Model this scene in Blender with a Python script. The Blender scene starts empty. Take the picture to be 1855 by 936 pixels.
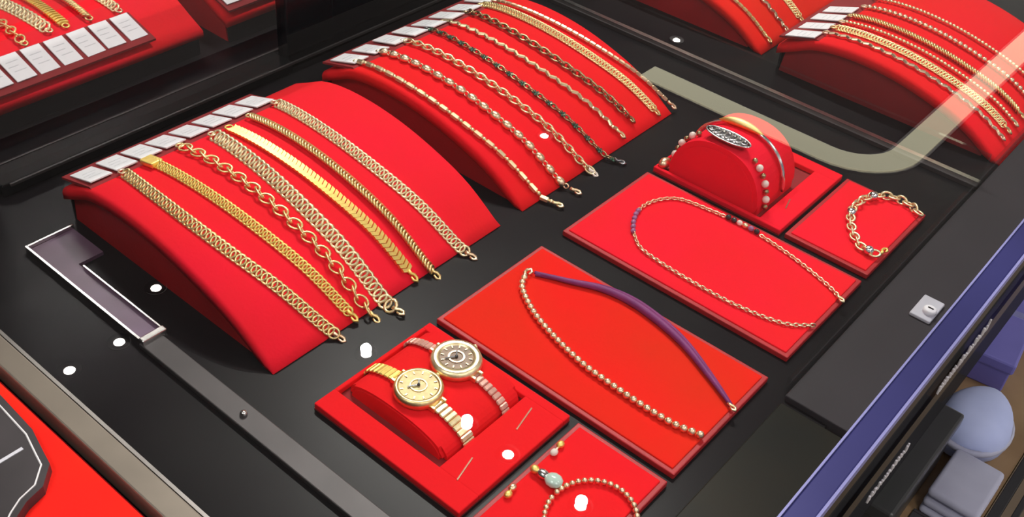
import bpy, bmesh, math, random
from mathutils import Vector, Matrix
random.seed(7)
SC = bpy.context.scene
COL = SC.collection
PI = math.pi

# ------------------------------------------------------------------ camera
cam = bpy.data.objects.new('camera', bpy.data.cameras.new('camera'))
COL.objects.link(cam)
RX = ((0.64434057, -0.76089032, 0.07662344), (-0.4448687, -0.45444124, -0.77173506), (0.62202658, 0.46317284, -0.63131121))
# rows of RX are the camera's right, down and forward axes in the world
m = Matrix.Identity(4)
for i in range(3):
    m[i][0] = RX[0][i]; m[i][1] = -RX[1][i]; m[i][2] = -RX[2][i]
m.translation = (-0.5616, -0.3901, 0.5379)
cam.matrix_world = m
cam.data.sensor_width = 36.0
cam.data.lens = 36.0 * 1958.12 / 1855.0
cam.data.clip_start = 0.01
SC.camera = cam

# ------------------------------------------------------------------ world, exposure
w = bpy.data.worlds.new('world'); SC.world = w; w.use_nodes = True
bg = w.node_tree.nodes['Background']
bg.inputs[0].default_value = (1.0, 0.95, 0.90, 1); bg.inputs[1].default_value = 0.55
vs = SC.view_settings
vs.view_transform = 'Standard'; vs.look = 'None'; vs.gamma = 1.0; vs.use_curve_mapping = False
vs.exposure = 0.45

CEIL = 1.80      # ceiling height above the tray tops (z = 0)
FLOOR = -0.90

# ------------------------------------------------------------------ materials
def nodes(name):
    mt = bpy.data.materials.new(name); mt.use_nodes = True
    nt = mt.node_tree
    return mt, nt, nt.nodes['Principled BSDF']
def mat(name, col, rough=0.5, metal=0.0, var=0.0, col2=None, scale=30.0, bump=0.0, bscale=400.0, spec=0.5, sheen=0.0, coat=0.0):
    mt, nt, b = nodes(name)
    b.inputs['Roughness'].default_value = rough; b.inputs['Metallic'].default_value = metal
    b.inputs['Specular IOR Level'].default_value = spec
    if sheen:
        b.inputs['Sheen Weight'].default_value = sheen; b.inputs['Sheen Roughness'].default_value = 0.4
        b.inputs['Sheen Tint'].default_value = (*col, 1)
    if coat:
        b.inputs['Coat Weight'].default_value = coat; b.inputs['Coat Roughness'].default_value = 0.08
    tc = nt.nodes.new('ShaderNodeTexCoord')
    n = nt.nodes.new('ShaderNodeTexNoise'); n.inputs['Scale'].default_value = scale; n.inputs['Detail'].default_value = 3
    nt.links.new(tc.outputs['Object'], n.inputs['Vector'])
    rp = nt.nodes.new('ShaderNodeValToRGB')
    c2 = col2 if col2 else tuple(max(0, c * (1 - var)) for c in col)
    rp.color_ramp.elements[0].position = 0.32; rp.color_ramp.elements[1].position = 0.68
    rp.color_ramp.elements[0].color = (*c2, 1); rp.color_ramp.elements[1].color = (*col, 1)
    nt.links.new(n.outputs['Fac'], rp.inputs['Fac']); nt.links.new(rp.outputs['Color'], b.inputs['Base Color'])
    if bump:
        n2 = nt.nodes.new('ShaderNodeTexNoise'); n2.inputs['Scale'].default_value = bscale; n2.inputs['Detail'].default_value = 2
        nt.links.new(tc.outputs['Object'], n2.inputs['Vector'])
        bp = nt.nodes.new('ShaderNodeBump'); bp.inputs['Strength'].default_value = bump; bp.inputs['Distance'].default_value = 0.0006
        nt.links.new(n2.outputs['Fac'], bp.inputs['Height']); nt.links.new(bp.outputs['Normal'], b.inputs['Normal'])
    return mt
def emis(name, col, s):
    mt, nt, b = nodes(name)
    b.inputs['Base Color'].default_value = (*col, 1)
    b.inputs['Emission Color'].default_value = (*col, 1); b.inputs['Emission Strength'].default_value = s
    return mt
def glass(name, tint=(0.97, 0.98, 0.98), k=1.5, rough=0.0, add=0.0):
    mt = bpy.data.materials.new(name); mt.use_nodes = True; nt = mt.node_tree; nt.nodes.clear()
    o = nt.nodes.new('ShaderNodeOutputMaterial'); mx = nt.nodes.new('ShaderNodeMixShader')
    tr = nt.nodes.new('ShaderNodeBsdfTransparent'); tr.inputs[0].default_value = (*tint, 1)
    gl = nt.nodes.new('ShaderNodeBsdfGlossy'); gl.inputs['Roughness'].default_value = rough
    fr = nt.nodes.new('ShaderNodeFresnel'); fr.inputs['IOR'].default_value = 1.5
    ge = nt.nodes.new('ShaderNodeNewGeometry')
    a = nt.nodes.new('ShaderNodeMath'); a.operation = 'SUBTRACT'; a.inputs[0].default_value = 1.0
    nt.links.new(ge.outputs['Backfacing'], a.inputs[1])          # the pane's second face adds no second mirror image
    mu = nt.nodes.new('ShaderNodeMath'); mu.operation = 'MULTIPLY_ADD'; mu.inputs[1].default_value = k; mu.inputs[2].default_value = add
    nt.links.new(fr.outputs[0], mu.inputs[0])
    m2 = nt.nodes.new('ShaderNodeMath'); m2.operation = 'MULTIPLY'; m2.use_clamp = True
    nt.links.new(mu.outputs[0], m2.inputs[0]); nt.links.new(a.outputs[0], m2.inputs[1])
    nt.links.new(m2.outputs[0], mx.inputs[0]); nt.links.new(tr.outputs[0], mx.inputs[1]); nt.links.new(gl.outputs[0], mx.inputs[2])
    nt.links.new(mx.outputs[0], o.inputs[0])
    return mt

M = {}
M['velvet'] = mat('red_velvet', (0.90, 0.009, 0.020), 0.85, col2=(0.86, 0.014, 0.014), scale=9, bump=0.25, sheen=0.05, spec=0.12)
M['velvet_pink'] = mat('crimson_velvet', (0.93, 0.010, 0.034), 0.85, col2=(0.86, 0.016, 0.020), scale=8, bump=0.25, sheen=0.05, spec=0.12)
M['velvet_orange'] = mat('scarlet_velvet', (0.90, 0.012, 0.010), 0.85, col2=(0.76, 0.026, 0.008), scale=8, bump=0.25, sheen=0.05, spec=0.12)
M['leather_red'] = mat('dark_red_leatherette', (0.48, 0.010, 0.016), 0.5, var=0.25, scale=20, bump=0.3)
M['maroon'] = mat('maroon_lining', (0.30, 0.012, 0.016), 0.8, var=0.2, scale=20)
M['black'] = mat('black_acrylic', (0.012, 0.012, 0.014), 0.16, var=0.3, scale=12)
M['black_matte'] = mat('black_matte', (0.016, 0.015, 0.018), 0.55, var=0.3, scale=12)
M['charcoal'] = mat('charcoal_laminate', (0.034, 0.029, 0.034), 0.6, var=0.12, scale=15, spec=0.3)
M['murky'] = mat('dark_brown_laminate', (0.026, 0.022, 0.014), 0.35, col2=(0.013, 0.014, 0.012), scale=10, spec=0.12)
M['floorliner'] = mat('case_floor', (0.016, 0.015, 0.016), 0.30, col2=(0.010, 0.008, 0.010), scale=8, spec=0.09)
M['mauve'] = mat('mauve_reflection', (0.17, 0.10, 0.17), 0.35, col2=(0.075, 0.040, 0.050), scale=11)
M['steel'] = mat('brushed_steel', (0.75, 0.72, 0.70), 0.25, 1.0, var=0.15, scale=60)
M['rail_dark'] = mat('dark_aluminium', (0.075, 0.066, 0.068), 0.45, 0.4, var=0.2, scale=30)
M['olive'] = mat('champagne_aluminium', (0.22, 0.19, 0.155), 0.45, 0.5, var=0.2, scale=25)
M['blue_trim'] = mat('blue_anodised_trim', (0.045, 0.045, 0.19), 0.3, 0.35, var=0.25, scale=9)
M['blue_edge'] = mat('pale_blue_edge', (0.30, 0.30, 0.62), 0.3, 0.2, var=0.2, scale=9)
M['mirror'] = mat('mirror_silver', (0.93, 0.91, 0.92), 0.015, 1.0, var=0.03, scale=4)
M['card'] = mat('white_card', (0.94, 0.93, 0.96), 0.6, var=0.03, scale=60)
M['faint_ink'] = mat('faint_ink', (0.76, 0.76, 0.80), 0.6, var=0.05)
M['ink'] = mat('grey_ink', (0.60, 0.60, 0.66), 0.6, var=0.1)
M['gold'] = mat('gold', (1.0, 0.79, 0.40), 0.38, 1.0, col2=(0.86, 0.62, 0.27), scale=300)
M['gold_pale'] = mat('pale_gold', (1.0, 0.87, 0.56), 0.40, 1.0, col2=(0.88, 0.70, 0.40), scale=300)
M['gold_rich'] = mat('yellow_gold', (1.0, 0.80, 0.26), 0.50, 1.0, col2=(0.95, 0.68, 0.20), scale=300)
M['gold_rose'] = mat('rose_gold', (1.0, 0.78, 0.55), 0.36, 1.0, col2=(0.92, 0.64, 0.40), scale=300)
M['gold_dark'] = mat('antique_gold', (0.62, 0.48, 0.26), 0.3, 1.0, col2=(0.34, 0.27, 0.16), scale=300)
M['silver'] = mat('silver', (0.88, 0.88, 0.86), 0.22, 1.0, var=0.15, scale=200)
M['silver_dark'] = mat('oxidised_silver', (0.36, 0.36, 0.38), 0.3, 1.0, col2=(0.10, 0.09, 0.10), scale=250)
M['pearl'] = mat('pearl', (0.92, 0.80, 0.72), 0.2, var=0.08, scale=100, coat=0.6)
M['jade'] = mat('green_stone', (0.035, 0.12, 0.075), 0.15, var=0.5, scale=150, coat=0.6)
M['aqua'] = mat('pale_green_stone', (0.58, 0.76, 0.66), 0.2, var=0.15, scale=150, coat=0.6)
M['purple'] = mat('purple_cord', (0.24, 0.030, 0.17), 0.6, col2=(0.17, 0.022, 0.14), scale=60, bump=0.4)
M['violet_stone'] = mat('violet_bead', (0.40, 0.16, 0.34), 0.25, var=0.3, scale=150)
M['onyx'] = mat('dark_bead', (0.05, 0.045, 0.05), 0.2, var=0.3, scale=150)
M['dial_gold'] = mat('champagne_dial', (0.70, 0.54, 0.24), 0.45, 0.2, col2=(0.50, 0.38, 0.18), scale=220)
M['dial_brown'] = mat('taupe_dial', (0.26, 0.17, 0.11), 0.45, 0.2, col2=(0.17, 0.11, 0.08), scale=220)
M['strap_pink'] = mat('rose_strap', (0.80, 0.42, 0.34), 0.4, 0.3, var=0.2, scale=90)
M['wood'] = mat('brown_wood', (0.30, 0.19, 0.10), 0.45, col2=(0.20, 0.12, 0.06), scale=14)
M['pale_blue'] = mat('pale_blue_reflection', (0.52, 0.58, 0.88), 0.8, col2=(0.42, 0.48, 0.78), scale=16, bump=0.3, bscale=200)  # this and the next two: tones of reflections in the front glass
M['violet'] = mat('violet_blue_reflection', (0.20, 0.18, 0.56), 0.55, col2=(0.15, 0.14, 0.46), scale=10)
M['grey_reflection'] = mat('grey_reflection', (0.46, 0.47, 0.60), 0.85, col2=(0.36, 0.36, 0.48), scale=14, bump=0.3, bscale=200)
M['slate'] = mat('slate_panel', (0.055, 0.050, 0.062), 0.3, col2=(0.035, 0.038, 0.036), scale=6)
M['ceil'] = mat('ceiling_paint', (0.26, 0.25, 0.245), 0.9, var=0.04, scale=2)
M['wallp'] = mat('wall_paint', (0.18, 0.165, 0.155), 0.9, var=0.06, scale=2)
M['floorp'] = mat('floor_laminate', (0.22, 0.16, 0.11), 0.4, var=0.25, scale=3)
M['plaque'] = mat('dark_plaque', (0.050, 0.044, 0.048), 0.35, var=0.3, scale=30)
M['white_line'] = mat('white_inlay', (0.70, 0.68, 0.70), 0.5, var=0.1, scale=40)
M['glass'] = glass('clear_glass')
M['glass_side'] = glass('side_glass', (0.94, 0.95, 0.95), 1.2)
M['smoked'] = glass('smoked_glass', (0.55, 0.53, 0.62), 1.2)
M['lamp'] = emis('lamp_glow', (1.0, 0.94, 0.86), 80.0)
M['strip'] = emis('strip_glow', (1.0, 0.95, 0.66), 1.75)
M['panel'] = emis('added_panel_glow', (1.0, 0.97, 0.93), 9.0)
M['led'] = emis('added_led_glow', (1.0, 0.95, 0.90), 4.0)

# ------------------------------------------------------------------ mesh helpers
def link(o, parent=None):
    COL.objects.link(o)
    if parent is not None: o.parent = parent
    return o
def tag(o, label=None, cat=None, group=None, kind=None):
    if label: o['label'] = label
    if cat: o['category'] = cat
    if group: o['group'] = group
    if kind: o['kind'] = kind
    return o
def empty(name, loc, label, cat, group=None):
    o = bpy.data.objects.new(name, None); o.location = loc; o.empty_display_size = 0.01
    link(o); return tag(o, label, cat, group)
def mesh_from(name, bm, mt, smooth=False):
    bmesh.ops.recalc_face_normals(bm, faces=bm.faces)
    me = bpy.data.meshes.new(name); bm.to_mesh(me); bm.free()
    me.materials.append(M[mt] if isinstance(mt, str) else mt)
    if smooth:
        for p in me.polygons: p.use_smooth = True
    return me
def obj(name, bm, mt, parent=None, smooth=False, loc=None):
    o = bpy.data.objects.new(name, mesh_from(name, bm, mt, smooth))
    link(o, parent)
    if loc is not None: o.location = loc
    return o
def box(bm, x0, x1, y0, y1, z0, z1, bev=0.0, seg=2):
    r = bmesh.ops.create_cube(bm, size=1.0)
    vsx = r['verts']
    for v in vsx:
        v.co = Vector(((x0 + x1) / 2 + v.co.x * (x1 - x0), (y0 + y1) / 2 + v.co.y * (y1 - y0), (z0 + z1) / 2 + v.co.z * (z1 - z0)))
    if bev > 0:
        es = {e for v in vsx for e in v.link_edges}
        bmesh.ops.bevel(bm, geom=list(es), offset=bev, segments=seg, affect='EDGES', profile=0.5)
    return bm
def B(x0, x1, y0, y1, z0, z1, bev=0.0, seg=2):
    return box(bmesh.new(), x0, x1, y0, y1, z0, z1, bev, seg)
def prism(bm, poly, a0, a1, axis):
    """extrude a 2-D polygon along one axis; axis 'x': poly=(y,z), 'z': poly=(x,y)"""
    def P(p, a): return (a, p[0], p[1]) if axis == 'x' else ((p[0], a, p[1]) if axis == 'y' else (p[0], p[1], a))
    v0 = [bm.verts.new(P(p, a0)) for p in poly]; v1 = [bm.verts.new(P(p, a1)) for p in poly]
    n = len(poly)
    bm.faces.new(v0); bm.faces.new(v1[::-1])
    for i in range(n): bm.faces.new((v0[i], v1[i], v1[(i + 1) % n], v0[(i + 1) % n]))
    return bm
def tube(bm, pts, r, n=6, closed=False):
    pts = [Vector(p) for p in pts]; k = len(pts); rings = []
    for i, p in enumerate(pts):
        if closed: t = pts[(i + 1) % k] - pts[i - 1]
        else: t = pts[min(i + 1, k - 1)] - pts[max(i - 1, 0)]
        t.normalize()
        up = Vector((0, 0, 1)) if abs(t.z) < 0.95 else Vector((1, 0, 0))
        s = t.cross(up).normalized(); u = s.cross(t)
        rr = r[i] if isinstance(r, (list, tuple)) else r
        rings.append([bm.verts.new(p + (s * math.cos(2 * PI * j / n) + u * math.sin(2 * PI * j / n)) * rr) for j in range(n)])
    for i in range(k if closed else k - 1):
        a, b = rings[i], rings[(i + 1) % k]
        for j in range(n): bm.faces.new((a[j], a[(j + 1) % n], b[(j + 1) % n], b[j]))
    if not closed:
        bm.faces.new(rings[0][::-1]); bm.faces.new(rings[-1])
    return bm
def lathe(bm, prof, n=40, c=(0, 0, 0)):
    """prof: (r, z) list from axis to axis"""
    rings = []
    for r, z in prof:
        if r < 1e-6: rings.append([bm.verts.new((c[0], c[1], c[2] + z))])
        else: rings.append([bm.verts.new((c[0] + r * math.cos(2 * PI * j / n), c[1] + r * math.sin(2 * PI * j / n), c[2] + z)) for j in range(n)])
    for a, b in zip(rings[:-1], rings[1:]):
        for j in range(n):
            k = (j + 1) % n
            if len(a) == 1 and len(b) == 1: continue
            if len(a) == 1: bm.faces.new((a[0], b[j], b[k]))
            elif len(b) == 1: bm.faces.new((a[j], a[k], b[0]))
            else: bm.faces.new((a[j], a[k], b[k], b[j]))
    return bm
def ellipsoid(bm, c, r, nu=10, nv=7, mx=None):
    vs_ = bmesh.ops.create_uvsphere(bm, u_segments=nu, v_segments=nv, radius=1.0)['verts']
    for v in vs_:
        p = Vector((v.co.x * r[0], v.co.y * r[1], v.co.z * r[2]))
        if mx is not None: p = mx @ p
        v.co = p + Vector(c)
    return bm
def catmull(pts, per=10):
    pts = [Vector(p) for p in pts]
    q = [pts[0] * 2 - pts[1]] + pts + [pts[-1] * 2 - pts[-2]]; out = []
    for i in range(1, len(q) - 2):
        p0, p1, p2, p3 = q[i - 1:i + 3]
        for k in range(per):
            t = k / per
            out.append(0.5 * ((2 * p1) + (p2 - p0) * t + (2 * p0 - 5 * p1 + 4 * p2 - p3) * t * t + (3 * p1 - p0 - 3 * p2 + p3) * t ** 3))
    out.append(pts[-1]); return out
def walk(pts, pitch, off=0.0):
    """points, tangents at equal arc-length steps"""
    acc = [0.0]
    for a, b in zip(pts[:-1], pts[1:]): acc.append(acc[-1] + (b - a).length)
    out = []; s = off; i = 0
    while s <= acc[-1]:
        while i < len(acc) - 2 and acc[i + 1] < s: i += 1
        d = max(acc[i + 1] - acc[i], 1e-9); t = (s - acc[i]) / d
        out.append((pts[i].lerp(pts[i + 1], t), (pts[i + 1] - pts[i]).normalized())); s += pitch
    return out
def frame(T, up=Vector((0, 0, 1))):
    N = up - T * up.dot(T)
    if N.length < 1e-3: N = Vector((0, -1, 0)) - T * T.dot(Vector((0, -1, 0)))
    N.normalize(); S = N.cross(T)
    return Matrix((T, S, N)).transposed()

# ------------------------------------------------------------------ chain links (one mesh per kind, shared)
def ring_bm(a, b, r, n=12, k=5, sq=2.0):
    pts = []
    for i in range(n):
        t = 2 * PI * i / n; c, s = math.cos(t), math.sin(t)
        e = 2.0 / sq
        pts.append((a * math.copysign(abs(c) ** e, c), b * math.copysign(abs(s) ** e, s), 0))
    return tube(bmesh.new(), pts, r, k, True)
CACHE = {}
def lm(key, fn, mt, smooth=True):
    k = (key, mt)
    if k not in CACHE: CACHE[k] = mesh_from('link', fn(), mt, smooth)
    return CACHE[k]
def chevron_bm(l, wd, t):
    bm = bmesh.new(); h = wd / 2
    prism(bm, [(-l * .5, -h), (l * .2, -h), (l * .7, 0), (l * .2, h), (-l * .5, h), (0, 0)], -t / 2, t / 2, 'z')
    return bm
def bar_bm(l, wd, t):
    bm = bmesh.new(); n = 6; rings = []
    for x, s in ((-l / 2, .35), (-l / 2 + l * .14, 1), (l / 2 - l * .14, 1), (l / 2, .35)):
        rings.append([bm.verts.new((x, wd / 2 * s * math.cos(2 * PI * j / n), t / 2 * s * math.sin(2 * PI * j / n))) for j in range(n)])
    for a, b in zip(rings[:-1], rings[1:]):
        for j in range(n): bm.faces.new((a[j], a[(j + 1) % n], b[(j + 1) % n], b[j]))
    bm.faces.new(rings[0]); bm.faces.new(rings[-1][::-1]); return bm
def bead_bm(rx, ry, rz): return ellipsoid(bmesh.new(), (0, 0, 0), (rx, ry, rz), 9, 6)
def flower_bm(r):
    bm = bmesh.new(); ellipsoid(bm, (0, 0, 0), (r * .5, r * .5, r * .45), 8, 5)
    for i in range(5):
        a = 2 * PI * i / 5; ellipsoid(bm, (r * .7 * math.cos(a), r * .7 * math.sin(a), 0), (r * .4, r * .4, r * .3), 6, 4)
    return bm
# kind -> list of (mesh factory key, roll deg, tilt deg) cycled along the chain, and pitch
def kind_links(kind, mt):
    R_ = math.radians
    if kind == 'curb':      return [(lm('curb', lambda: ring_bm(.0040, .0040, .00115), mt), 38, 0, 0)], .0047
    if kind == 'curb_big':  return [(lm('curb_big', lambda: ring_bm(.0048, .0052, .0014), mt), 36, 0, 0)], .0058
    if kind == 'curb_small':return [(lm('curb_small', lambda: ring_bm(.0032, .0034, .0010), mt), 36, 0, 0)], .0039
    if kind == 'curb_tiny': return [(lm('curb_tiny', lambda: ring_bm(.0030, .0032, .0010), mt), 40, 0, 0)], .0033
    if kind == 'oval':      return [(lm('oval', lambda: ring_bm(.0058, .0042, .0010, 14), mt), 12, 0, 22), (lm('oval', lambda: ring_bm(.0058, .0042, .0010, 14), mt), -55, 0, -18)], .0078
    if kind == 'oval_small':return [(lm('oval_small', lambda: ring_bm(.0050, .0034, .0011), mt), 15, 0, 10), (lm('oval_small', lambda: ring_bm(.0050, .0034, .0011), mt), -65, 0, -10)], .0066
    if kind == 'rope':      return [(lm('rope', lambda: ring_bm(.0030, .0034, .0012), mt), 0, 48, 30)], .0031
    if kind == 'chevron':   return [(lm('chevron', lambda: chevron_bm(.0046, .0096, .0024), mt, False), 0, 14, 0)], .0041
    if kind == 'bar':       return [(lm('bar', lambda: bar_bm(.0096, .0056, .0046), mt, False), 20, 0, 0), (lm('barbead', lambda: bead_bm(.0021, .0021, .0021), mt), 0, 0, 0)], .0066
    if kind == 'bar_thin':  return [(lm('bar_thin', lambda: bar_bm(.0072, .0042, .0034), mt, False), 15, 0, 0)], .0068
    if kind == 'olive':     return [(lm('olive', lambda: bead_bm(.0058, .0042, .0036), mt), 0, 0, 0), (lm('olivering', lambda: ring_bm(.0022, .0020, .0008, 10), mt), 60, 0, 0)], .0068
    if kind == 'bead':      return [(lm('bead', lambda: bead_bm(.0029, .0029, .0028), mt), 0, 0, 0)], .0057
    if kind == 'bead_small':return [(lm('bead_small', lambda: bead_bm(.0021, .0021, .0021), mt), 0, 0, 0)], .0042
    if kind == 'zigzag':    return [(lm('zig', lambda: bar_bm(.0080, .0040, .0032), mt, False), 0, 0, 32), (lm('zig', lambda: bar_bm(.0080, .0040, .0032), mt, False), 0, 0, -32)], .0062
    if kind == 'stone':     return [(lm('stone', lambda: flower_bm(.0036), 'jade'), 0, 0, 0), (lm('stonel', lambda: ring_bm(.0036, .0022, .0008), mt), 20, 0, 0), (lm('stonel', lambda: ring_bm(.0036, .0022, .0008), mt), -60, 0, 0)], .0052
    raise KeyError(kind)
def clasp_bm(sz):
    bm = bmesh.new()
    tube(bm, [(-sz * 1.0, 0, 0), (-sz * .4, 0, 0), (0, sz * .35, 0), (sz * .6, sz * .38, 0), (sz * 1.0, 0, 0), (sz * .6, -sz * .38, 0), (0, -sz * .3, 0)], [sz * .30, sz * .30, sz * .26, sz * .24, sz * .24, sz * .22, sz * .14], 6)
    return bm
def lay_chain(root, pts, kind, mt, up=Vector((0, 0, 1)), joined=False, name='link'):
    base = root.location; specs, pitch = kind_links(kind, mt)
    bmj = bmesh.new() if joined else None
    for i, (p, T) in enumerate(walk(pts, pitch, pitch * .5)):
        me, roll, tilt, yaw = specs[i % len(specs)]
        u = up(p) if callable(up) else up
        F = frame(T, u) @ Matrix.Rotation(math.radians(yaw), 3, 'Z') @ Matrix.Rotation(math.radians(tilt), 3, 'Y') @ Matrix.Rotation(math.radians(roll), 3, 'X')
        X = F.to_4x4(); X.translation = p - base
        if joined:
            n0 = len(bmj.verts); bmj.from_mesh(me); bmj.verts.ensure_lookup_table()
            for v in bmj.verts[n0:]: v.co = X @ v.co
        else:
            o = bpy.data.objects.new(name, me); link(o, root); o.matrix_local = X
    if joined:
        o = obj('chain', bmj, mt, root, True); o['kind'] = 'stuff'
def place(root, me_or_bm, name, p, T, mt=None, up=Vector((0, 0, 1)), smooth=True):
    me = me_or_bm if isinstance(me_or_bm, bpy.types.Mesh) else mesh_from(name, me_or_bm, mt, smooth)
    o = bpy.data.objects.new(name, me); link(o, root)
    X = frame(Vector(T).normalized(), up).to_4x4(); X.translation = Vector(p) - root.location; o.matrix_local = X
    return o

# ------------------------------------------------------------------ ceiling lamps (fixtures behind the glints in the glass; square panels are added)
def downlight(x, y, label, r=0.0145, aim=None, watts=0):
    t = empty('downlight', (x, y, CEIL), label, 'downlight', 'spot downlights in the shop ceiling')
    obj('bezel', lathe(bmesh.new(), [(r + .002, -.002), (r + .016, -.006), (r + .018, 0.0), (r + .002, 0.0), (r + .002, -.002)], 28), 'steel', t, True)
    obj('bulb', lathe(bmesh.new(), [(0, -.006), (r * .7, -.005), (r, -.001), (0, -.001)], 24), 'lamp', t, True)
    if watts:
        ld = bpy.data.lights.new('downlight_beam', 'SPOT'); ld.energy = watts; ld.spot_size = math.radians(60); ld.spot_blend = 0.7
        ld.shadow_soft_size = r; ld.color = (1.0, 0.95, 0.88)
        lo = bpy.data.objects.new('beam', ld); link(lo, t); lo.location = (0, 0, -.02)
        lo.rotation_euler = (Vector(aim) - Vector((x, y, CEIL - .02))).to_track_quat('-Z', 'Y').to_euler()
    return t
downlight(0.90, 1.16, 'round ceiling downlight, farthest of the row of four over the showcase', aim=(-.1, .05, 0), watts=40)
downlight(0.90, 0.79, 'round ceiling downlight, second farthest of the row of four', aim=(.1, .05, 0), watts=40)
downlight(0.90, 0.65, 'round ceiling downlight, third of the row of four', aim=(-.1, 0, 0), watts=0)
downlight(0.90, 0.42, 'round ceiling downlight, nearest of the row of four', aim=(0, 0, 0), watts=40)
downlight(2.11, 1.51, 'round ceiling downlight standing alone past the row of four', aim=(.2, .1, 0), watts=0)
downlight(3.09, 1.59, 'round ceiling downlight beside the bent light strip', aim=(.2, .1, 0), watts=0)
downlight(0.318, 1.66, 'round ceiling downlight, left one of the far trio', aim=(0, 0, 0))
downlight(0.467, 1.66, 'round ceiling downlight, middle one of the far trio', aim=(0, 0, 0))
downlight(0.666, 1.775, 'round ceiling downlight, right one of the far trio', aim=(0, 0, 0))
# bent strip light
def strip_light():
    t = empty('strip_light', (2.76, .51, CEIL), 'long glowing ceiling light strip bent round a corner', 'light strip')
    r = .22; pts = [(0, 1.0, 0), (0, r + .02, 0)] + [(r - r * math.cos(a), r - r * math.sin(a), 0) for a in [PI / 2 * k / 8 for k in range(9)]] + [(r + .02, 0, 0), (1.9, 0, 0)]
    hw = .05
    def ribbon(h0, h1, wd):
        bm = bmesh.new(); rows = []
        for i, p in enumerate(pts):
            p = Vector(p); T = (Vector(pts[min(i + 1, len(pts) - 1)]) - Vector(pts[max(i - 1, 0)])).normalized(); S = Vector((-T.y, T.x, 0))
            rows.append([bm.verts.new(p + S * a + Vector((0, 0, h))) for a, h in ((-wd, h0), (wd, h0), (wd, h1), (-wd, h1))])
        for a, b in zip(rows[:-1], rows[1:]):
            for j in range(4): bm.faces.new((a[j], a[(j + 1) % 4], b[(j + 1) % 4], b[j]))
        bm.faces.new(rows[0]); bm.faces.new(rows[-1][::-1]); return bm
    obj('housing', ribbon(-.012, 0, hw + .012), 'steel', t)
    obj('diffuser', ribbon(-.018, -.0125, hw), 'strip', t)
strip_light()
def added_panel_light(x, y, label, wx=.6, wy=.6):  # unseen panels added to brighten the case, kept clear of the glass reflection
    t = empty('added_panel_light', (x, y, CEIL), label, 'added ceiling panel', 'added square light panels in the ceiling')
    fr = bmesh.new()
    for s in (-1, 1):
        box(fr, s * wx / 2 - .015, s * wx / 2 + .015, -wy / 2 - .015, wy / 2 + .015, -.015, 0); box(fr, -wx / 2 + .015, wx / 2 - .015, s * wy / 2 - .015, s * wy / 2 + .015, -.015, 0)
    obj('frame', fr, 'steel', t)
    obj('diffuser', B(-wx / 2 + .015, wx / 2 - .015, -wy / 2 + .015, wy / 2 - .015, -.010, -.001), 'panel', t)
added_panel_light(-1.15, 0.10, 'added square ceiling light panel left of the showcase')
added_panel_light(-0.55, -1.35, 'added square ceiling light panel above the customer side')
added_panel_light(0.75, -1.35, 'added square ceiling light panel right of the customer side')

# ------------------------------------------------------------------ room
def struct(name, bm, mt): return tag(obj(name, bm, mt), kind='structure')
struct('floor', B(-3, 5, -3, 4, FLOOR - .05, FLOOR), 'floorp')
struct('ceiling', B(-3, 5, -3, 4, CEIL, CEIL + .05), 'ceil')
struct('wall_back', B(-3, 5, 3.95, 4.05, FLOOR, CEIL), 'wallp')

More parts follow.
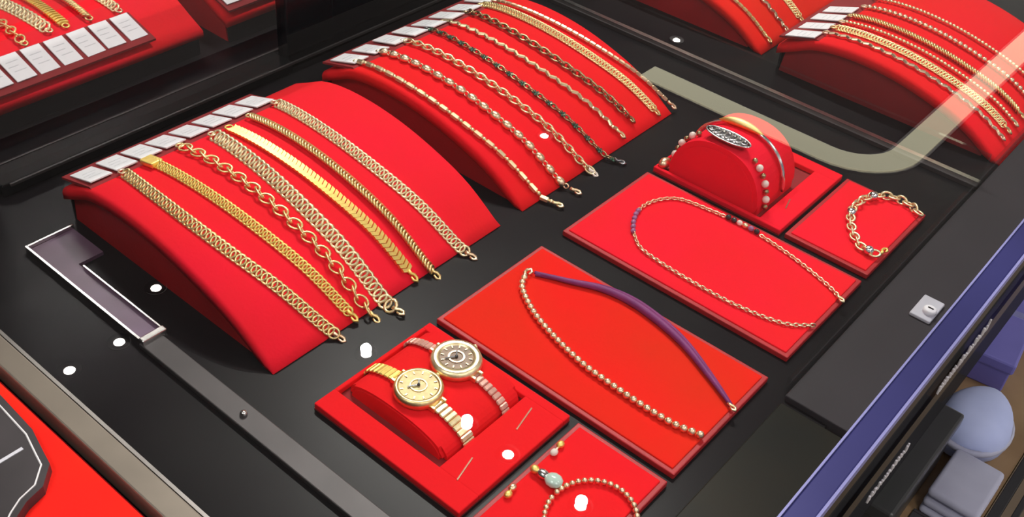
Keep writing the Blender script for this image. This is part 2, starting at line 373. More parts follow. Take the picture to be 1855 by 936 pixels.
# ------------------------------------------------------------------ the showcase
def counter():
    t = empty('display_counter', (0, 0, FLOOR), 'long black jewellery display counter holding the red trays and ramps', 'counter')
    dz = -FLOOR
    def part(name, bm, mt, smooth=False): return obj(name, bm, mt, t, smooth, (0, 0, dz))
    part('case_floor', B(-.40, 1.00, -.262, .358, -.040, -.006), 'floorliner')
    part('cabinet_body', B(-.40, 1.00, -.240, .372, FLOOR, -.040), 'slate')
    part('front_ledge', B(-.008, 1.00, -.300, -.228, -.012, -.001, .001), 'charcoal')
    part('front_ledge', B(-.40, -.012, -.300, -.228, -.012, -.005, .001), 'murky')
    # mirrored sliding door with black frame, black door beside it
    part('door_post', B(.040, .100, .352, .372, -.006, .215, .002), 'black')
    part('door_post', B(-.400, -.262, .352, .372, -.006, .215, .002), 'black_matte')
    part('door_rail', B(-.262, .040, .346, .372, -.006, .006, .0015), 'black')
    part('rail_edge', B(-.255, .35, .3440, .3462, .0035, .0058), 'rail_dark')
    part('door_rail', B(-.262, .040, .352, .372, .212, .222, .001), 'black')
    part('mirror_panel', B(-.262, .040, .360, .366, .006, .212), 'mirror')
    part('door_panel', B(.100, 1.00, .354, .366, -.006, .215), 'black')
    # glass
    part('top_glass', B(-.396, 1.00, -.303, .351, .1165, .1225), 'glass')
    part('front_glass', B(-.400, 1.00, -.318, -.313, .012, .116), 'smoked')
    part('trim_bar', B(-.41, 1.00, -.3165, -.3035, .114, .1215, .001), 'blue_trim')
    part('trim_edge', B(-.41, 1.00, -.3036, -.3024, .116, .1226), 'blue_edge')
    part('trim_edge', B(-.41, 1.00, -.3180, -.3165, .116, .1224), 'blue_edge')
    part('end_trim', B(-.4095, -.397, -.300, .372, .108, .1225, .001), 'olive')
    part('end_trim_edge', B(-.397, -.3952, -.300, .372, .116, .1228), 'steel')
    part('end_panel', B(-.4095, -.404, -.300, .372, -.006, .108), 'black')
    # glass divider to the next compartment
    part('divider_glass', B(.358, .362, -.226, .350, -.002, .030), 'glass_side')
    part('divider_edge', B(.3572, .3628, -.226, .350, -.002, .001), 'steel')
    part('divider_rail', B(.354, .366, -.226, .350, -.006, -.002), 'rail_dark')
    part('acrylic_lip', B(-.000, .98, -.2265, -.2235, -.006, .008), 'glass_side')
    # floor channel on the left; its mauve bright-edged end is a glass reflection built solid
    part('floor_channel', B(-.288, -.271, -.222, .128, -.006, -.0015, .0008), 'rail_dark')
    part('reflection_inlay', B(-.284, -.268, .130, .272, -.006, -.003), 'mauve')
    part('reflection_edge', B(-.2862, -.2845, .128, .274, -.006, .0), 'steel')
    part('reflection_edge', B(-.2686, -.2674, .128, .225, -.006, .0), 'steel')
    part('reflection_edge', B(-.284, -.246, .2722, .2738, -.006, .0), 'steel')
    part('reflection_inlay', B(-.268, -.247, .232, .272, -.006, -.003), 'mauve')
    part('reflection_end', B(-.287, -.267, .124, .1295, -.006, .002, .001), 'steel')
    part('channel_screw', lathe(bmesh.new(), [(0, .003), (.0018, .0026), (.0026, .001), (.0026, 0)], 14, (-.280, .025, -.001)), 'steel', True)
    # low shelf in front of the cabinet
    part('foot_shelf', B(.20, 1.00, -.365, -.240, -.372, -.350, .002), 'wood')
    part('shelf_edge', B(.20, 1.00, -.3775, -.3665, -.372, -.346, .001), 'black_matte')
    part('shelf_edge', B(.20, 1.00, -.3930, -.3860, -.372, -.346, .001), 'black_matte')
    # printed lettering, too small to read
    bm = bmesh.new(); rnd = random.Random(3)
    for (xa, xb, z) in ((-.010, .074, .0680), (-.085, -.028, .0300)):
        x = xa
        while x < xb:
            wd = rnd.uniform(.0008, .0016); h = rnd.uniform(.004, .009)
            box(bm, x, x + wd, -.3186, -.3180, z + .0, z + h); x += wd + rnd.uniform(.0012, .0035)
    o = part('lettering', bm, 'white_line'); o['kind'] = 'stuff'; o['label'] = 'rows of tiny white lettering'
    return t
counter()

def lock():
    t = empty('case_lock', (.153, -.264, -.001), 'small square silver lock set in the charcoal front ledge', 'lock')
    obj('lock_plate', B(-.015, .015, -.0085, .0085, 0, .003, .001), 'ink', t)
    K_ = obj('lock_cylinder', lathe(bmesh.new(), [(0, .007), (.004, .007), (.0052, .006), (.0052, .003), (0, .003)], 20, (-.004, -.003, 0)), 'card', t, True)
    obj('keyhole', B(-.0046, -.0034, -.0052, -.0008, .0068, .0074), 'black', K_)
lock()

# LED bar added under the front trim to light ramps and trays
def added_led_bar():
    t = empty('added_led_bar', (0, -.309, .110), 'added slim LED bar fixed under the blue front trim', 'added light bar')
    obj('housing', B(-.40, .99, -.004, .004, -.002, .004), 'steel', t)
    obj('diffuser', B(-.39, .98, .0042, .0056, -.002, .003), 'led', t)
added_led_bar()

# ------------------------------------------------------------------ bracelet ramps
PY = [.043, .080, .118, .163, .210, .250, .275]
PZ = [-.004, .020, .034, .044, .047, .042, .030]
def prof(y):
    n = len(PY)
    ms = [(PZ[min(i + 1, n - 1)] - PZ[max(i - 1, 0)]) / (PY[min(i + 1, n - 1)] - PY[max(i - 1, 0)]) for i in range(n)]
    if y <= PY[0]: return PZ[0] + ms[0] * (y - PY[0])
    if y >= PY[-1]: return PZ[-1] + ms[-1] * (y - PY[-1])
    i = max(k for k in range(n - 1) if PY[k] <= y); h = PY[i + 1] - PY[i]; s = (y - PY[i]) / h
    return (2*s**3-3*s*s+1)*PZ[i] + (s**3-2*s*s+s)*h*ms[i] + (-2*s**3+3*s*s)*PZ[i+1] + (s**3-s*s)*h*ms[i+1]
def ramp(x0, x1, dy, label, mt='velvet', xt=None, bmt='leather_red'):
    t = empty('bracelet_ramp', ((x0 + x1) / 2, .16 + dy, -.006), label, 'display ramp', 'curved red bracelet ramps')
    off = Vector(t.location)
    ys = [.043 + (.290 - .043) * i / 28 for i in range(29)]
    top = [(y + dy, prof(y)) for y in ys]
    # padded top: rounded along both long sides
    bm = bmesh.new(); rows = []
    cross = [(0, -.010), (0, -.0035), (.0012, -.0012), (.0035, 0)]
    xs = [(x0 + a, b) for a, b in cross] + [(x0 + (x1 - x0) * k / 8, 0) for k in range(1, 8)] + [(x1 - a, b) for a, b in cross[::-1]]
    for y, z in top: rows.append([bm.verts.new((x, y, max(z + b, min(z - .0008, -.0058)))) for x, b in xs])
    for a, b in zip(rows[:-1], rows[1:]):
        for j in range(len(xs) - 1): bm.faces.new((a[j], a[j + 1], b[j + 1], b[j]))
        bm.faces.new((a[0], b[0], b[-1], a[-1]))
    bm.faces.new(rows[0]); bm.faces.new(rows[-1][::-1])
    o = obj('pad', bm, mt, t, True); o.location = -off
    poly = [(y, z - .009) for y, z in top if z - .009 > -.0055 and y - dy < .284] 
    poly = [(top[0][0] + .020, -.006)] + poly + [(.284 + dy, -.006)]
    bm = bmesh.new(); prism(bm, poly, x0 + .004, x1 - .004, 'x')
    o = obj('body', bm, bmt, t); o.location = -off
    o = obj('back_panel', B(x0 + .004, x1 - .004, .2850 + dy, .2870 + dy, -.006, .0140), 'black_matte', t); o.location = -off
    bm = bmesh.new(); prism(bm, [(.240 + dy, .0395), (.252 + dy, .0425), (.292 + dy, .0312), (.292 + dy, .0292), (.252 + dy, .0400)], x0 + .003, xt or x1 - .003, 'x')
    o = obj('tag_shelf', bm, 'maroon', t); o.location = -off
    return t
R1 = ramp(-.2405, 0.0, 0, 'curved red ramp on the left with seven chunky gold bracelets', 'velvet_pink', -.054)
R2 = ramp(.028, .256, 0, 'curved red ramp in the middle crowded with eight thin bracelets', 'velvet')
R3 = ramp(.430, .660, 0, 'red ramp at the top edge behind the right-hand ramp', 'velvet_orange')
R4 = ramp(.412, .650, -.270, 'red ramp cut off at the right edge, with beaded gold bracelets', 'velvet', None, 'maroon')

ORD = ['first', 'second', 'third', 'fourth', 'fifth', 'sixth', 'seventh', 'eighth', 'ninth']
def tags(xr, n, pitch, dy, where, wd=.0185, skip=()):
    me = None
    for k in range(n):
        if k in skip: continue
        x = xr - (n - 1 - k) * pitch
        t = empty('price_tag', (x, .254 + dy, .0440), 'small white price tag, %s from the left on %s' % (ORD[k], where), 'price tag', 'white price tags on the ramps')
        L = .033; a = math.atan2(.0105, L)
        t.rotation_euler = (-a + random.uniform(-.03, .03), 0, random.uniform(-.03, .03))
        if me is None:
            me = mesh_from('card', B(-wd / 2, wd / 2, 0, L, -.0005, .0005), 'card')
            bm = bmesh.new()
            for i, (a0, a1) in enumerate(((.2, .8), (.15, .65), (.25, .85))): box(bm, -wd / 2 + wd * a0, -wd / 2 + wd * a1, .009 + i * .006, .0098 + i * .006, .0005, .0007)
            mi = mesh_from('print', bm, 'faint_ink')
        link(bpy.data.objects.new('card', me), t); link(bpy.data.objects.new('print', mi), t)
tags(-.067, 8, .0226, 0, 'the left ramp')
tags(.228, 8, .0262, 0, 'the middle ramp')
tags(.505, 4, .0275, -.270, 'the ramp at the right edge')

def ramp_chain(name_label, xs, y0, y1, kind, mt, dy=0, lift=.0030, clasp_mt=None, joined=False, start=None, drop=0.0, cat='bracelet', group=None):
    """xs: x at the back, middle and front; the chain lies over the ramp and hangs a little past its lower edge"""
    pts = []
    n = 24
    for i in range(n + 1):
        s = i / n; y = y0 + (y1 - y0) * s
        x = xs[0] * (1 - s) * (1 - 2 * s) + xs[1] * 4 * s * (1 - s) + xs[2] * s * (2 * s - 1)
        z = max(prof(y) + lift, -.003) if y > .043 else max(PZ[0] + lift - (.043 - y) * .4, -.0030)
        pts.append(Vector((x, y + dy, z)))
    c = pts[len(pts) // 2]
    t = empty('bracelet', (c.x, c.y, c.z), name_label, cat, group or 'gold bracelets on the ramps')
    lay_chain(t, pts, kind, mt, joined=joined)
    cm = clasp_mt or mt
    T = (pts[-1] - pts[-2]).normalized()
    place(t, lm('clasp', lambda: clasp_bm(.0055), cm), 'clasp', pts[-1] + T * .0035, T)
    T0 = (pts[0] - pts[1]).normalized()
    if start == 'block':
        place(t, box(bmesh.new(), -.008, .008, -.0055, .0055, -.002, .0025, .001), 'box_clasp', pts[0] - T0 * .002, T0, cm, smooth=False)
    else:
        place(t, lm('end_ring', lambda: ring_bm(.0034, .0030, .0010), cm), 'end_ring', pts[0] + T0 * .003, T0)
    return t
ramp_chain('heavy curb-link bracelet in dull gold, leftmost on the left ramp', (-.211, -.212, -.186), .245, .040, 'curb', 'gold', clasp_mt='gold_rose')
ramp_chain('curb-link gold bracelet with a bright yellow box clasp, second on the left ramp', (-.188, -.181, -.166), .245, .047, 'curb_small', 'gold_rich', start='block', clasp_mt='gold_rich')
ramp_chain('gold bracelet of open round links, third on the left ramp', (-.158, -.154, -.152), .245, .038, 'oval', 'gold')
ramp_chain('widest curb-link bracelet in pale gold, fourth on the left ramp', (-.131, -.137, -.136), .240, .030, 'curb_big', 'gold_pale')
ramp_chain('broad flat bright yellow herringbone bracelet, fifth on the left ramp', (-.114, -.110, -.102), .240, .048, 'chevron', 'gold_rich', lift=.002)
ramp_chain('rope-twist gold bracelet, sixth on the left ramp', (-.091, -.088, -.085), .242, .040, 'rope', 'gold')
ramp_chain('curb-link gold bracelet beside the bare red patch, rightmost on the left ramp', (-.062, -.063, -.049), .245, .036, 'curb', 'gold_pale', clasp_mt='gold_rose')

ramp_chain('gold bracelet of faceted bars, leftmost on the middle ramp', (.041, .039, .054), .254, .030, 'bar', 'gold_pale', clasp_mt='gold_pale')
ramp_chain('gold bracelet of oval beads, second on the middle ramp', (.069, .071, .081), .253, .031, 'olive', 'gold_rose', clasp_mt='gold_rose')
ramp_chain('slim gold bracelet of oval links, third on the middle ramp', (.101, .101, .116), .253, .038, 'oval_small', 'gold_pale', clasp_mt='pearl')
ramp_chain('bracelet of dark green flower stones, fourth on the middle ramp', (.136, .127, .146), .256, .031, 'stone', 'gold_dark', clasp_mt='silver_dark')
ramp_chain('zigzag gold link bracelet, fifth on the middle ramp', (.161, .157, .176), .258, .052, 'zigzag', 'gold_pale')
ramp_chain('antique gold link bracelet, sixth on the middle ramp', (.192, .183, .199), .258, .058, 'oval_small', 'gold_dark', clasp_mt='gold_dark')
ramp_chain('fine curb-link bracelet in pale gold, seventh on the middle ramp', (.215, .216, .234), .257, .052, 'curb_tiny', 'gold')
ramp_chain('thin gold bar-link bracelet, rightmost on the middle ramp', (.229, .234, .258), .250, .049, 'bar_thin', 'gold_rose')

ramp_chain('straight gold bracelet nearest the left of the ramp at the top edge', (.452, .452, .452), .24, .052, 'bar_thin', 'gold')
ramp_chain('zigzag gold bracelet in the middle of the ramp at the top edge', (.490, .490, .490), .24, .052, 'zigzag', 'gold_rose')
ramp_chain('curb gold bracelet at the right of the ramp at the top edge', (.525, .525, .525), .24, .052, 'curb_tiny', 'gold')
for i, (x, kd, mt, lb) in enumerate([
    (.432, 'zigzag', 'gold_rose', 'zigzag gold bracelet, lowest on the ramp at the right edge'),
    (.449, 'curb_tiny', 'gold', 'fine gold chain just above the zigzag bracelet on the right-edge ramp'),
    (.468, 'bead_small', 'gold_pale', 'gold bead bracelet, third from below on the right-edge ramp'),
    (.488, 'rope', 'gold', 'gold rope bracelet, fourth from below on the right-edge ramp'),
    (.520, 'bead', 'gold_rose', 'large gold bead bracelet near the top of the right-edge ramp'),
    (.548, 'bead_small', 'gold_pale', 'small gold bead bracelet in the top right corner')]):
    ramp_chain(lb, (x, x, x + .008), .248, .060, kd, mt, dy=-.270)

# ------------------------------------------------------------------ flat trays
def tray(name, x0, x1, y0, y1, label, mt, group='flat red display trays', opening=None, marks=()):
    t = empty(name, ((x0 + x1) / 2, (y0 + y1) / 2, -.006), label, 'tray', group); off = Vector(t.location)
    def part(n, bm, m_, sm=False):
        o = obj(n, bm, m_, t, sm); o.location = -off; return o
    if opening is None:
        part('rim', B(x0, x1, y0, y1, -.006, -.0012, .0008), 'leather_red')
        part('pad', B(x0 + .0035, x1 - .0035, y0 + .0035, y1 - .0035, -.004, 0, .0008), mt)
    else:
        a0, a1, b0, b1 = opening
        part('base', B(x0, x1, y0, y1, -.006, -.0050), 'maroon')
        bm = bmesh.new()
        box(bm, x0, a0, y0, y1, -.0050, 0, .0009); box(bm, a1, x1, y0, y1, -.0050, 0, .0009)
        box(bm, a0 - .0005, a1 + .0005, y0, b0, -.0050, 0, .0009); box(bm, a0 - .0005, a1 + .0005, b1, y1, -.0050, 0, .0009)
        part('rim', bm, mt)
        for p, q in marks:
            part('gilt_mark', tube(bmesh.new(), [(*p, .0002), (*q, .0002)], .0007, 5), 'gold_rose')
    return t
tray('necklace_tray', -.1235, -.0005, -.2105, -.0005, 'red tray with a bead strand and a purple cord', 'velvet_orange')
tray('necklace_tray', .0270, .1500, -.2105, -.0005, 'red tray holding one thin oval necklace loop', 'velvet_pink')
tray('watch_tray', -.2420, -.1305, -.1310, -.0005, 'red tray with two gold watches on a cushion', 'velvet', opening=(-.2235, -.1385, -.0975, -.0040), marks=(((-.144, -.108), (-.166, -.113)), ((-.204, -.108), (-.224, -.113))))
tray('bracelet_tray', -.2420, -.1305, -.2105, -.1380, 'red tray at the bottom edge with a coiled bead bracelet', 'velvet')
tray('cuff_tray', .1590, .2760, -.1300, -.0005, 'red tray with a raised half-round cuff stand', 'velvet_pink', opening=(.1630, .2620, -.1080, -.0030), marks=(((.205, -.114), (.190, -.118)),))
tray('bracelet_tray', .1600, .2760, -.2105, -.1345, 'red tray beside the lock end holding a gold hoop bracelet', 'velvet_pink')

def cushion(x0, x1, yc, ry, rz, z0, label, mt, sq=2.0):
    t = empty('cuff_cushion', ((x0 + x1) / 2, yc, z0), label, 'cushion'); off = Vector(t.location)
    n = 22; poly = []
    for i in range(n + 1):
        a = PI * i / n; c, s = math.cos(a), math.sin(a); e = 2 / sq
        poly.append((yc + ry * math.copysign(abs(c) ** e, c), z0 + rz * abs(s) ** e))
    bm = bmesh.new(); prism(bm, poly, x0, x1, 'x')
    es = [e for e in bm.edges if len({round(v.co.x, 5) for v in e.verts}) == 1]
    bmesh.ops.bevel(bm, geom=es, offset=.0022, segments=2, affect='EDGES')
    o = obj('pillow', bm, mt, t); o.location = -off
    bm = bmesh.new()
    ins = [(yc + (p[0] - yc) * .90, z0 + (p[1] - z0) * .90) for p in poly]
    prism(bm, ins, x0 - .0008, x0 + .002, 'x')
    o = obj('end_panel', bm, mt, t); o.location = -off
    return t
cushion(-.2160, -.1400, -.0505, .0450, .0165, -.0048, 'low red cushion under the two watches', 'velvet', 2.3)
cushion(.1660, .2320, -.0570, .0455, .0500, -.0048, 'tall half-round red cuff stand carrying bracelets', 'velvet_pink', 2.3)

# ------------------------------------------------------------------ watches
def arc_pts(x, yc, ry, rz, z0, a0, a1, n=16, sq=2.3, dx=0.0):
    out = []
    for i in range(n + 1):
        a = a0 + (a1 - a0) * i / n; c, s = math.cos(a), math.sin(a); e = 2 / sq
        out.append(Vector((x + dx * i / n, yc + ry * math.copysign(abs(c) ** e, c), z0 + rz * abs(s) ** e)))
    return out
def radial(yc, z0):
    return lambda p: (Vector((0, p.y - yc, (p.z - z0) * 1.5 + .01))).normalized()
def watch(x, y, r, label, dial, bez, strap_mt, strap_mt2, strap_w, rings, q_=.80):
    zt = .0128
    t = empty('wristwatch', (x, y, zt), label, 'watch', 'watches on the cushion')
    obj('case', lathe(bmesh.new(), [(0, -.002), (r * .86, -.002), (r * .98, 0), (r, .003), (r * .94, .0058), (r * q_, .0064), (r * (q_ - .02), .0050), (0, .0050)], 40), bez, t, True)
    D_ = obj('dial', lathe(bmesh.new(), [(0, .0056), (r * (q_ - .03), .0056), (r * (q_ - .025), .0050), (0, .0050)], 40), dial, t)
    for rr, m_ in rings:
        obj('dial_ring', lathe(bmesh.new(), [(r * rr[0], .0056), (r * rr[0], .0063), (r * rr[1], .0063), (r * rr[1], .0056), (r * rr[0], .0056)], 36), m_, D_)
    mk = mesh_from('hour_marker', B(r * (q_ - .18), r * (q_ - .06), -.0004, .0004, .0056, .0062), 'gold_dark')
    for k in range(12):
        o = bpy.data.objects.new('hour_marker', mk); link(o, D_); o.rotation_euler.z = k * PI / 6
    for a, l in ((.7, .30), (2.6, .44)):
        o = obj('hand', B(-r * .06, r * l, -.0005, .0005, .0064, .0068), 'onyx', D_); o.rotation_euler.z = a
    obj('hand_pin', lathe(bmesh.new(), [(0, .0074), (.0009, .0072), (.0011, .0062), (0, .0062)], 12), 'onyx', D_, True)
    o = obj('crown', lathe(bmesh.new(), [(0, .0022), (.0016, .0022), (.0020, .0016), (.0020, 0), (0, 0)], 14), bez, t, True)
    o.rotation_euler = (0, PI / 2, 0); o.location = (r, 0, .002)
    for s, m_ in ((1, strap_mt), (-1, strap_mt2)):
        me = mesh_from('strap_link', B(-.0019, .0019, -strap_w / 2, strap_w / 2, -.0010, .0010, .0007, 1), m_)
        a0 = PI / 2 - s * .30; a1 = PI / 2 - s * 1.40
        pts = arc_pts(x, -.0505, .0470, .0185, -.0048, a0, a1)
        pts = [p for p in pts if abs(p.y - y) > r * .86]
        for p, T in walk(pts, .0042, .001):
            o = bpy.data.objects.new('strap_link', me); link(o, t)
            X = frame(T, radial(-.0505, -.0048)(p)).to_4x4(); X.translation = p - t.location; o.matrix_local = X
        for q in (-1, 1):
            obj('lug', B(q * strap_w * .5 - .0012, q * strap_w * .5 + .0012, min(s * r * .85, s * (r + .003)), max(s * r * .85, s * (r + .003)), -.0015, .0025, .0006), bez, t)
    return t
watch(-.1950, -.0510, .0172, 'round gold watch with a champagne dial, left of the pair', 'dial_gold', 'gold', 'gold_rich', 'gold_pale', .0105, [((.30, .34), 'gold')])
watch(-.1578, -.0508, .0182, 'round gold watch with a taupe ringed dial, right of the pair', 'dial_brown', 'gold_pale', 'strap_pink', 'strap_pink', .0070, [((.26, .32), 'gold_rose'), ((.80, .84), 'silver')], .66)

# ------------------------------------------------------------------ bracelets on the cuff stand
def cuff_bead_bracelet():
    x = .1765; yc = -.057; z0 = -.0048
    t = empty('bead_bracelet', (x, yc, .050), 'pearl bead bracelet with a dark silver oval plate on the cuff stand', 'bracelet')
    pts = arc_pts(x, yc, .0480, .0525, z0, PI * .985, PI * .015, 60)
    pe = mesh_from('bead', ellipsoid(bmesh.new(), (0, 0, 0), (.0034,) * 3), 'pearl', True)
    on = mesh_from('bead', ellipsoid(bmesh.new(), (0, 0, 0), (.0026,) * 3), 'gold_dark', True)
    for i, (p, T) in enumerate(walk(pts, .0074, .003)):
        if -.082 < p.y < -.030 and p.z > .03: continue
        o = bpy.data.objects.new('bead', pe if i % 2 else on); link(o, t); o.location = p - t.location
    o = obj('clasp', ellipsoid(bmesh.new(), (0, 0, 0), (.007, .005, .005)), 'gold_rose', t, True); o.location = Vector((x - .008, -.006, .002)) - t.location
    # oval filigree plate
    pl = obj('plate', lathe(bmesh.new(), [(0, .0022), (.5, .0020), (.8, .0014), (1.0, 0), (.9, -.001), (0, -.001)], 28), 'silver_dark', t, True)
    pl.scale = (.0085, .0215, 1); pl.location = Vector((x + .001, -.056, .0490)) - t.location
    bm = bmesh.new(); rnd = random.Random(5)
    tube(bm, [(.0085 * math.cos(a), .0215 * math.sin(a), .001) for a in [2 * PI * k / 28 for k in range(28)]], .0009, 5, True)
    for k in range(7):
        yy = -.016 + k * .0053; hw = .0066 * math.sqrt(max(0.05, 1 - (yy / .0215) ** 2))
        tube(bm, [(hw * .9 * math.cos(a), yy + .0024 * math.sin(a), .0024) for a in [2 * PI * j / 10 for j in range(10)]], .0006, 4, True)
        ellipsoid(bm, (rnd.uniform(-.002, .002), yy, .0030), (.0011, .0011, .0009), 6, 4)
    f = obj('filigree', bm, 'silver', t, True); f.location = pl.location
    return t
cuff_bead_bracelet()
def cuff_bangle():
    x = .2060; yc = -.057; z0 = -.0048
    t = empty('bangle', (x, yc, .050), 'slim silver bangle with a yellow gold front over the cuff stand', 'bangle')
    pts = arc_pts(x, yc, .0480, .0530, z0, PI * .96, PI * .03, 40)
    bm = bmesh.new(); tube(bm, [p - t.location for p in pts], .0019, 8); obj('band', bm, 'silver', t, True)
    pts2 = arc_pts(x, yc, .0485, .0538, z0, PI * .66, PI * .40, 14)
    pts2 = [p - t.location for p in pts2]
    bm = bmesh.new(); tube(bm, [Vector((p.x, 2 * (yc - t.location.y) - p.y, p.z)) for p in pts2], [.0012 + .0028 * math.sin(PI * i / 14) for i in range(15)], 8); obj('gold_front', bm, 'gold_rich', t, True)
cuff_bangle()

# ------------------------------------------------------------------ necklaces and bracelets lying on trays
def flat(pts, z): return catmull([(x, y, z) for x, y in pts], 10)
def necklace_purple():
    t = empty('necklace', (-.05, -.11, .001), 'necklace of small gold beads joined to a purple cord', 'necklace')
    beads = flat([(-.043, -.018), (-.056, -.026), (-.071, -.050), (-.081, -.078), (-.088, -.108), (-.090, -.132), (-.091, -.161), (-.090, -.187), (-.085, -.207)], .0028)
    lay_chain(t, beads, 'bead', 'gold_rose', name='bead')
    cord = flat([(-.035, -.021), (-.024, -.046), (-.013, -.069), (-.009, -.093), (-.012, -.121), (-.020, -.150), (-.034, -.180), (-.047, -.205)], .0030)
    k = len(cord)
    bm = bmesh.new(); tube(bm, [p - t.location for p in cord], [.0013 + .0020 * math.sin(PI * i / (k - 1)) for i in range(k)], 8)
    tube(bm, [p - t.location + Vector((.0046 * math.sin(PI * i / (k - 1)), -.0010, -.0008)) for i, p in enumerate(cord)], .0019, 6)
    obj('cord', bm, 'purple', t, True)
    place(t, clasp_bm(.0060), 'clasp', (-.0400, -.0175, .003), (1, .1, 0), 'gold_rose')
    place(t, clasp_bm(.0040), 'cord_end', (-.0485, -.2075, .003), (-.4, -1, 0), 'gold_pale')
necklace_purple()
def necklace_thin():
    t = empty('necklace', (.095, -.12, .001), 'thin gold necklace with a violet and dark bead, laid in a long loop', 'necklace')
    P = [(.070, -.2085), (.057, -.194), (.051, -.177), (.047, -.152), (.046, -.127), (.047, -.094), (.051, -.064), (.061, -.049), (.076, -.037), (.096, -.030), (.116, -.033), (.132, -.046), (.138, -.075), (.140, -.101), (.138, -.126), (.132, -.158), (.122, -.191), (.114, -.2085)]
    pts = flat(P, .0016)
    bm = bmesh.new()
    for i, (p, T) in enumerate(walk(pts, .0032, .001)):
        if -.047 < p.y < -.028 and .066 < p.x < .094: continue
        if p.x > .136 and -.122 < p.y < -.088: continue
        F = frame(T) @ Matrix.Rotation(math.radians(20 if i % 2 else -70), 3, 'X'); X = F.to_4x4(); X.translation = p - t.location
        n0 = len(bm.verts); bm.from_mesh(lm('fine', lambda: ring_bm(.0022, .0014, .0007, 8, 4), 'gold_pale')); bm.verts.ensure_lookup_table()
        for v in bm.verts[n0:]: v.co = X @ v.co
    o = obj('chain', bm, 'gold_rose', t, True); o['kind'] = 'stuff'
    for i, (x, y) in enumerate([(.0655, -.0440), (.0705, -.0405), (.0755, -.0372), (.0808, -.0346), (.0862, -.0322), (.0915, -.0308)]):
        obj('violet_bead', ellipsoid(bmesh.new(), (x - t.location.x, y - t.location.y, .0012), (.0027, .0022, .0022)), 'violet_stone', t, True)
    for i, (y, m_) in enumerate([(-.0905, 'onyx'), (-.0960, 'onyx'), (-.1015, 'pearl'), (-.1070, 'gold_pale'), (-.1125, 'violet_stone'), (-.1180, 'onyx')]):
        obj('stone_bead', ellipsoid(bmesh.new(), (.1398 - t.location.x, y - t.location.y, .0014), (.0024, .0027, .0024)), m_, t, True)
    place(t, clasp_bm(.0042), 'clasp', (.1120, -.2090, .0026), (-.4, -1, 0), 'gold_pale')
necklace_thin()
def hoop_bracelet():
    t = empty('bracelet', (.225, -.19, .001), 'gold hoop bracelet of twisted links near the front ledge', 'bracelet')
    pts = flat([(.2655, -.2085), (.273, -.193), (.270, -.175), (.253, -.163), (.228, -.162), (.204, -.173), (.187, -.188), (.183, -.200), (.189, -.2080)], .0034)
    lay_chain(t, pts, 'oval_small', 'gold_pale')
    for (x, y) in ((.259, -.1665), (.222, -.1635), (.1835, -.1985)):
        obj('silver_bead', ellipsoid(bmesh.new(), (x - t.location.x, y - t.location.y, .0034), (.0044, .0044, .0040)), 'silver', t, True)
    place(t, clasp_bm(.0048), 'clasp', (.1930, -.2078, .0034), (1, -.1, 0), 'gold_rich')
hoop_bracelet()
def coil_bracelet():
    t = empty('bracelet', (-.190, -.190, .001), 'round gold bead bracelet with a pale green stone, at the bottom edge', 'bracelet')
    c = (-.1905, -.1930); r = .0305
    pts = [Vector((c[0] + r * math.cos(a), c[1] + r * .90 * math.sin(a), .0026)) for a in [math.radians(92 - 356 * k / 70) for k in range(71)]]
    lay_chain(t, pts, 'bead_small', 'gold_rose', name='bead')
    obj('green_stone', ellipsoid(bmesh.new(), (-.1845 - t.location.x, -.1590 - t.location.y, .003), (.0058, .0064, .0036)), 'aqua', t, True)
    obj('silver_cap', ellipsoid(bmesh.new(), (-.1850 - t.location.x, -.1510 - t.location.y, .0028), (.0036, .0052, .0028)), 'silver', t, True)
    obj('gold_cap', ellipsoid(bmesh.new(), (-.1855 - t.location.x, -.1445 - t.location.y, .0026), (.0030, .0034, .0026)), 'gold_rich', t, True)
    return t
coil_bracelet()
def stud(pts, label, mts):
    c = pts[0]; t = empty('earring', (c[0], c[1], .0), label, 'earring', 'small earrings on the bracelet tray')
    for i, (p, m_) in enumerate(zip(pts, mts)):
        obj('drop' if i else 'stud', ellipsoid(bmesh.new(), (p[0] - c[0], p[1] - c[1], .0022), (.0032, .0026, .0022)), m_, t, True)
    tube_bm = tube(bmesh.new(), [(0, 0, .002), (pts[1][0] - c[0], pts[1][1] - c[1], .002)], .0008, 5)
    obj('post', tube_bm, 'gold_rose', t, True)
stud([(-.2115, -.1445), (-.2055, -.1430)], 'tiny gold earring left of the pale green stone', ('gold_rich', 'gold_rose'))
stud([(-.1570, -.1430), (-.1650, -.1440)], 'tiny gold earring right of the pale green stone', ('gold_rich', 'pearl'))

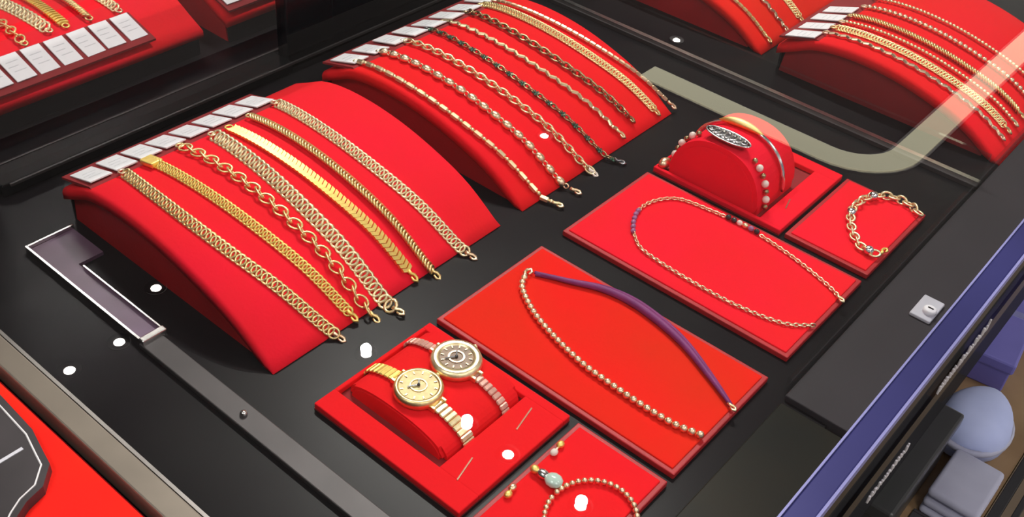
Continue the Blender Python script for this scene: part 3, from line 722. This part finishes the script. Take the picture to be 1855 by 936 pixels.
# ------------------------------------------------------------------ left neighbour: red counter mat with a dark plaque
def red_mat():
    t = empty('counter_mat', (-.52, 0, .112), 'bright red mat beyond the champagne end trim, bottom left', 'mat')
    obj('mat_board', B(-.23, .1090, -.32, .36, -.006, 0, .001), 'leather_red', t)
    obj('mat_face', B(-.226, .1060, -.316, .356, 0, .008, .002), 'velvet_orange', t)
red_mat()
struct('trim_1', B(-1.0, -.4105, -.32, .372, FLOOR, .106), 'black_matte')
def plaque():
    z = .120
    t = empty('plaque', (-.44, .02, z), 'dark shaped plaque with a thin white outline lying on the red mat', 'plaque')
    P = [(-.4210, .0235), (-.4215, .0130), (-.4225, -.0086), (-.4265, -.0250), (-.4283, -.0330), (-.4376, -.0426), (-.4474, -.0452), (-.4549, -.0497), (-.4700, -.0620), (-.5150, -.0620), (-.5250, -.0400), (-.5250, .0150), (-.5100, .0400), (-.4400, .0330)]
    cx = sum(p[0] for p in P) / len(P); cy = sum(p[1] for p in P) / len(P)
    loc = [(x - t.location.x, y - t.location.y) for x, y in P]
    bm = bmesh.new(); prism(bm, loc, 0, .006, 'z'); obj('board', bm, 'plaque', t)
    ins = [((x - cx) * .90 + cx - t.location.x, (y - cy) * .88 + cy - t.location.y, .0062) for x, y in P]
    obj('outline', tube(bmesh.new(), ins, .0005, 5, True), 'white_line', t)
    obj('line_of_print', B(-.0040, .0080, -.0370, -.0352, .006, .0064), 'ink', t)
plaque()

# ------------------------------------------------------------------ low shelf in front; pouch, violet box and cloth stand for reflections in glass
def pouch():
    t = empty('reflection_pouch', (.440, -.308, -.350), 'pale blue reflection built as a pouch on the brown shelf, bottom right', 'pouch')
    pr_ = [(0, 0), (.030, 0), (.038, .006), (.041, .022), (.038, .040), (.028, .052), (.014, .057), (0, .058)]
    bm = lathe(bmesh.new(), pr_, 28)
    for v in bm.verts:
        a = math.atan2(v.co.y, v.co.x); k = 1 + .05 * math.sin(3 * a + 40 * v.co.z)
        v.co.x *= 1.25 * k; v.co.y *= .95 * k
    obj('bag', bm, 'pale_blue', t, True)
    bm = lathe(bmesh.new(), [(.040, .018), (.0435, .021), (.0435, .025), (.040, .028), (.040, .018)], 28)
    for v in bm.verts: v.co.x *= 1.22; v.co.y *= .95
    obj('band', bm, 'grey_reflection', t, True)
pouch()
def violet_reflection():
    t = empty('reflection_box', (.630, -.268, -.350), 'violet blue reflection built as a box on the shelf behind the pale pouch', 'box')
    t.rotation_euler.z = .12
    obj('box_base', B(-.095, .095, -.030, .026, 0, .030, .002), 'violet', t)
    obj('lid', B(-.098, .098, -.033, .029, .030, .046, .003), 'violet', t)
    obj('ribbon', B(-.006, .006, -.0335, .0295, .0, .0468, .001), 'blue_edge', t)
violet_reflection()
def grey_reflection_folds():
    t = empty('reflection_bundle', (.345, -.335, -.350), 'grey reflection built as folded cloth on the shelf in front of the pale pouch', 'cloth')
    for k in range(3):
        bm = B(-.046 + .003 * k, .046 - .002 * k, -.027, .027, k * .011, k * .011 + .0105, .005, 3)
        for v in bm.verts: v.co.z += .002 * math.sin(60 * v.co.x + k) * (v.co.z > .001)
        obj('fold', bm, 'grey_reflection', t, True)
grey_reflection_folds()

def slate_box():
    t = empty('storage_box', (.350, -.272, -.350), 'dark slate storage box on the shelf, left of the pale pouch', 'box')
    obj('box_base', B(-.145, .030, -.026, .028, 0, .060, .002), 'slate', t)
    obj('lid', B(-.148, .033, -.029, .030, .060, .078, .003), 'slate', t)
slate_box()
def shelf_mat():
    t = empty('shelf_mat', (.260, -.305, -.350), 'dark mat at the near end of the brown shelf', 'mat')
    obj('mat_sheet', B(-.058, .035, -.058, .000, 0, .003, .001), 'slate', t)
    obj('mat_hem', B(.035, .039, -.058, .000, 0, .0036, .001), 'charcoal', t)
shelf_mat()
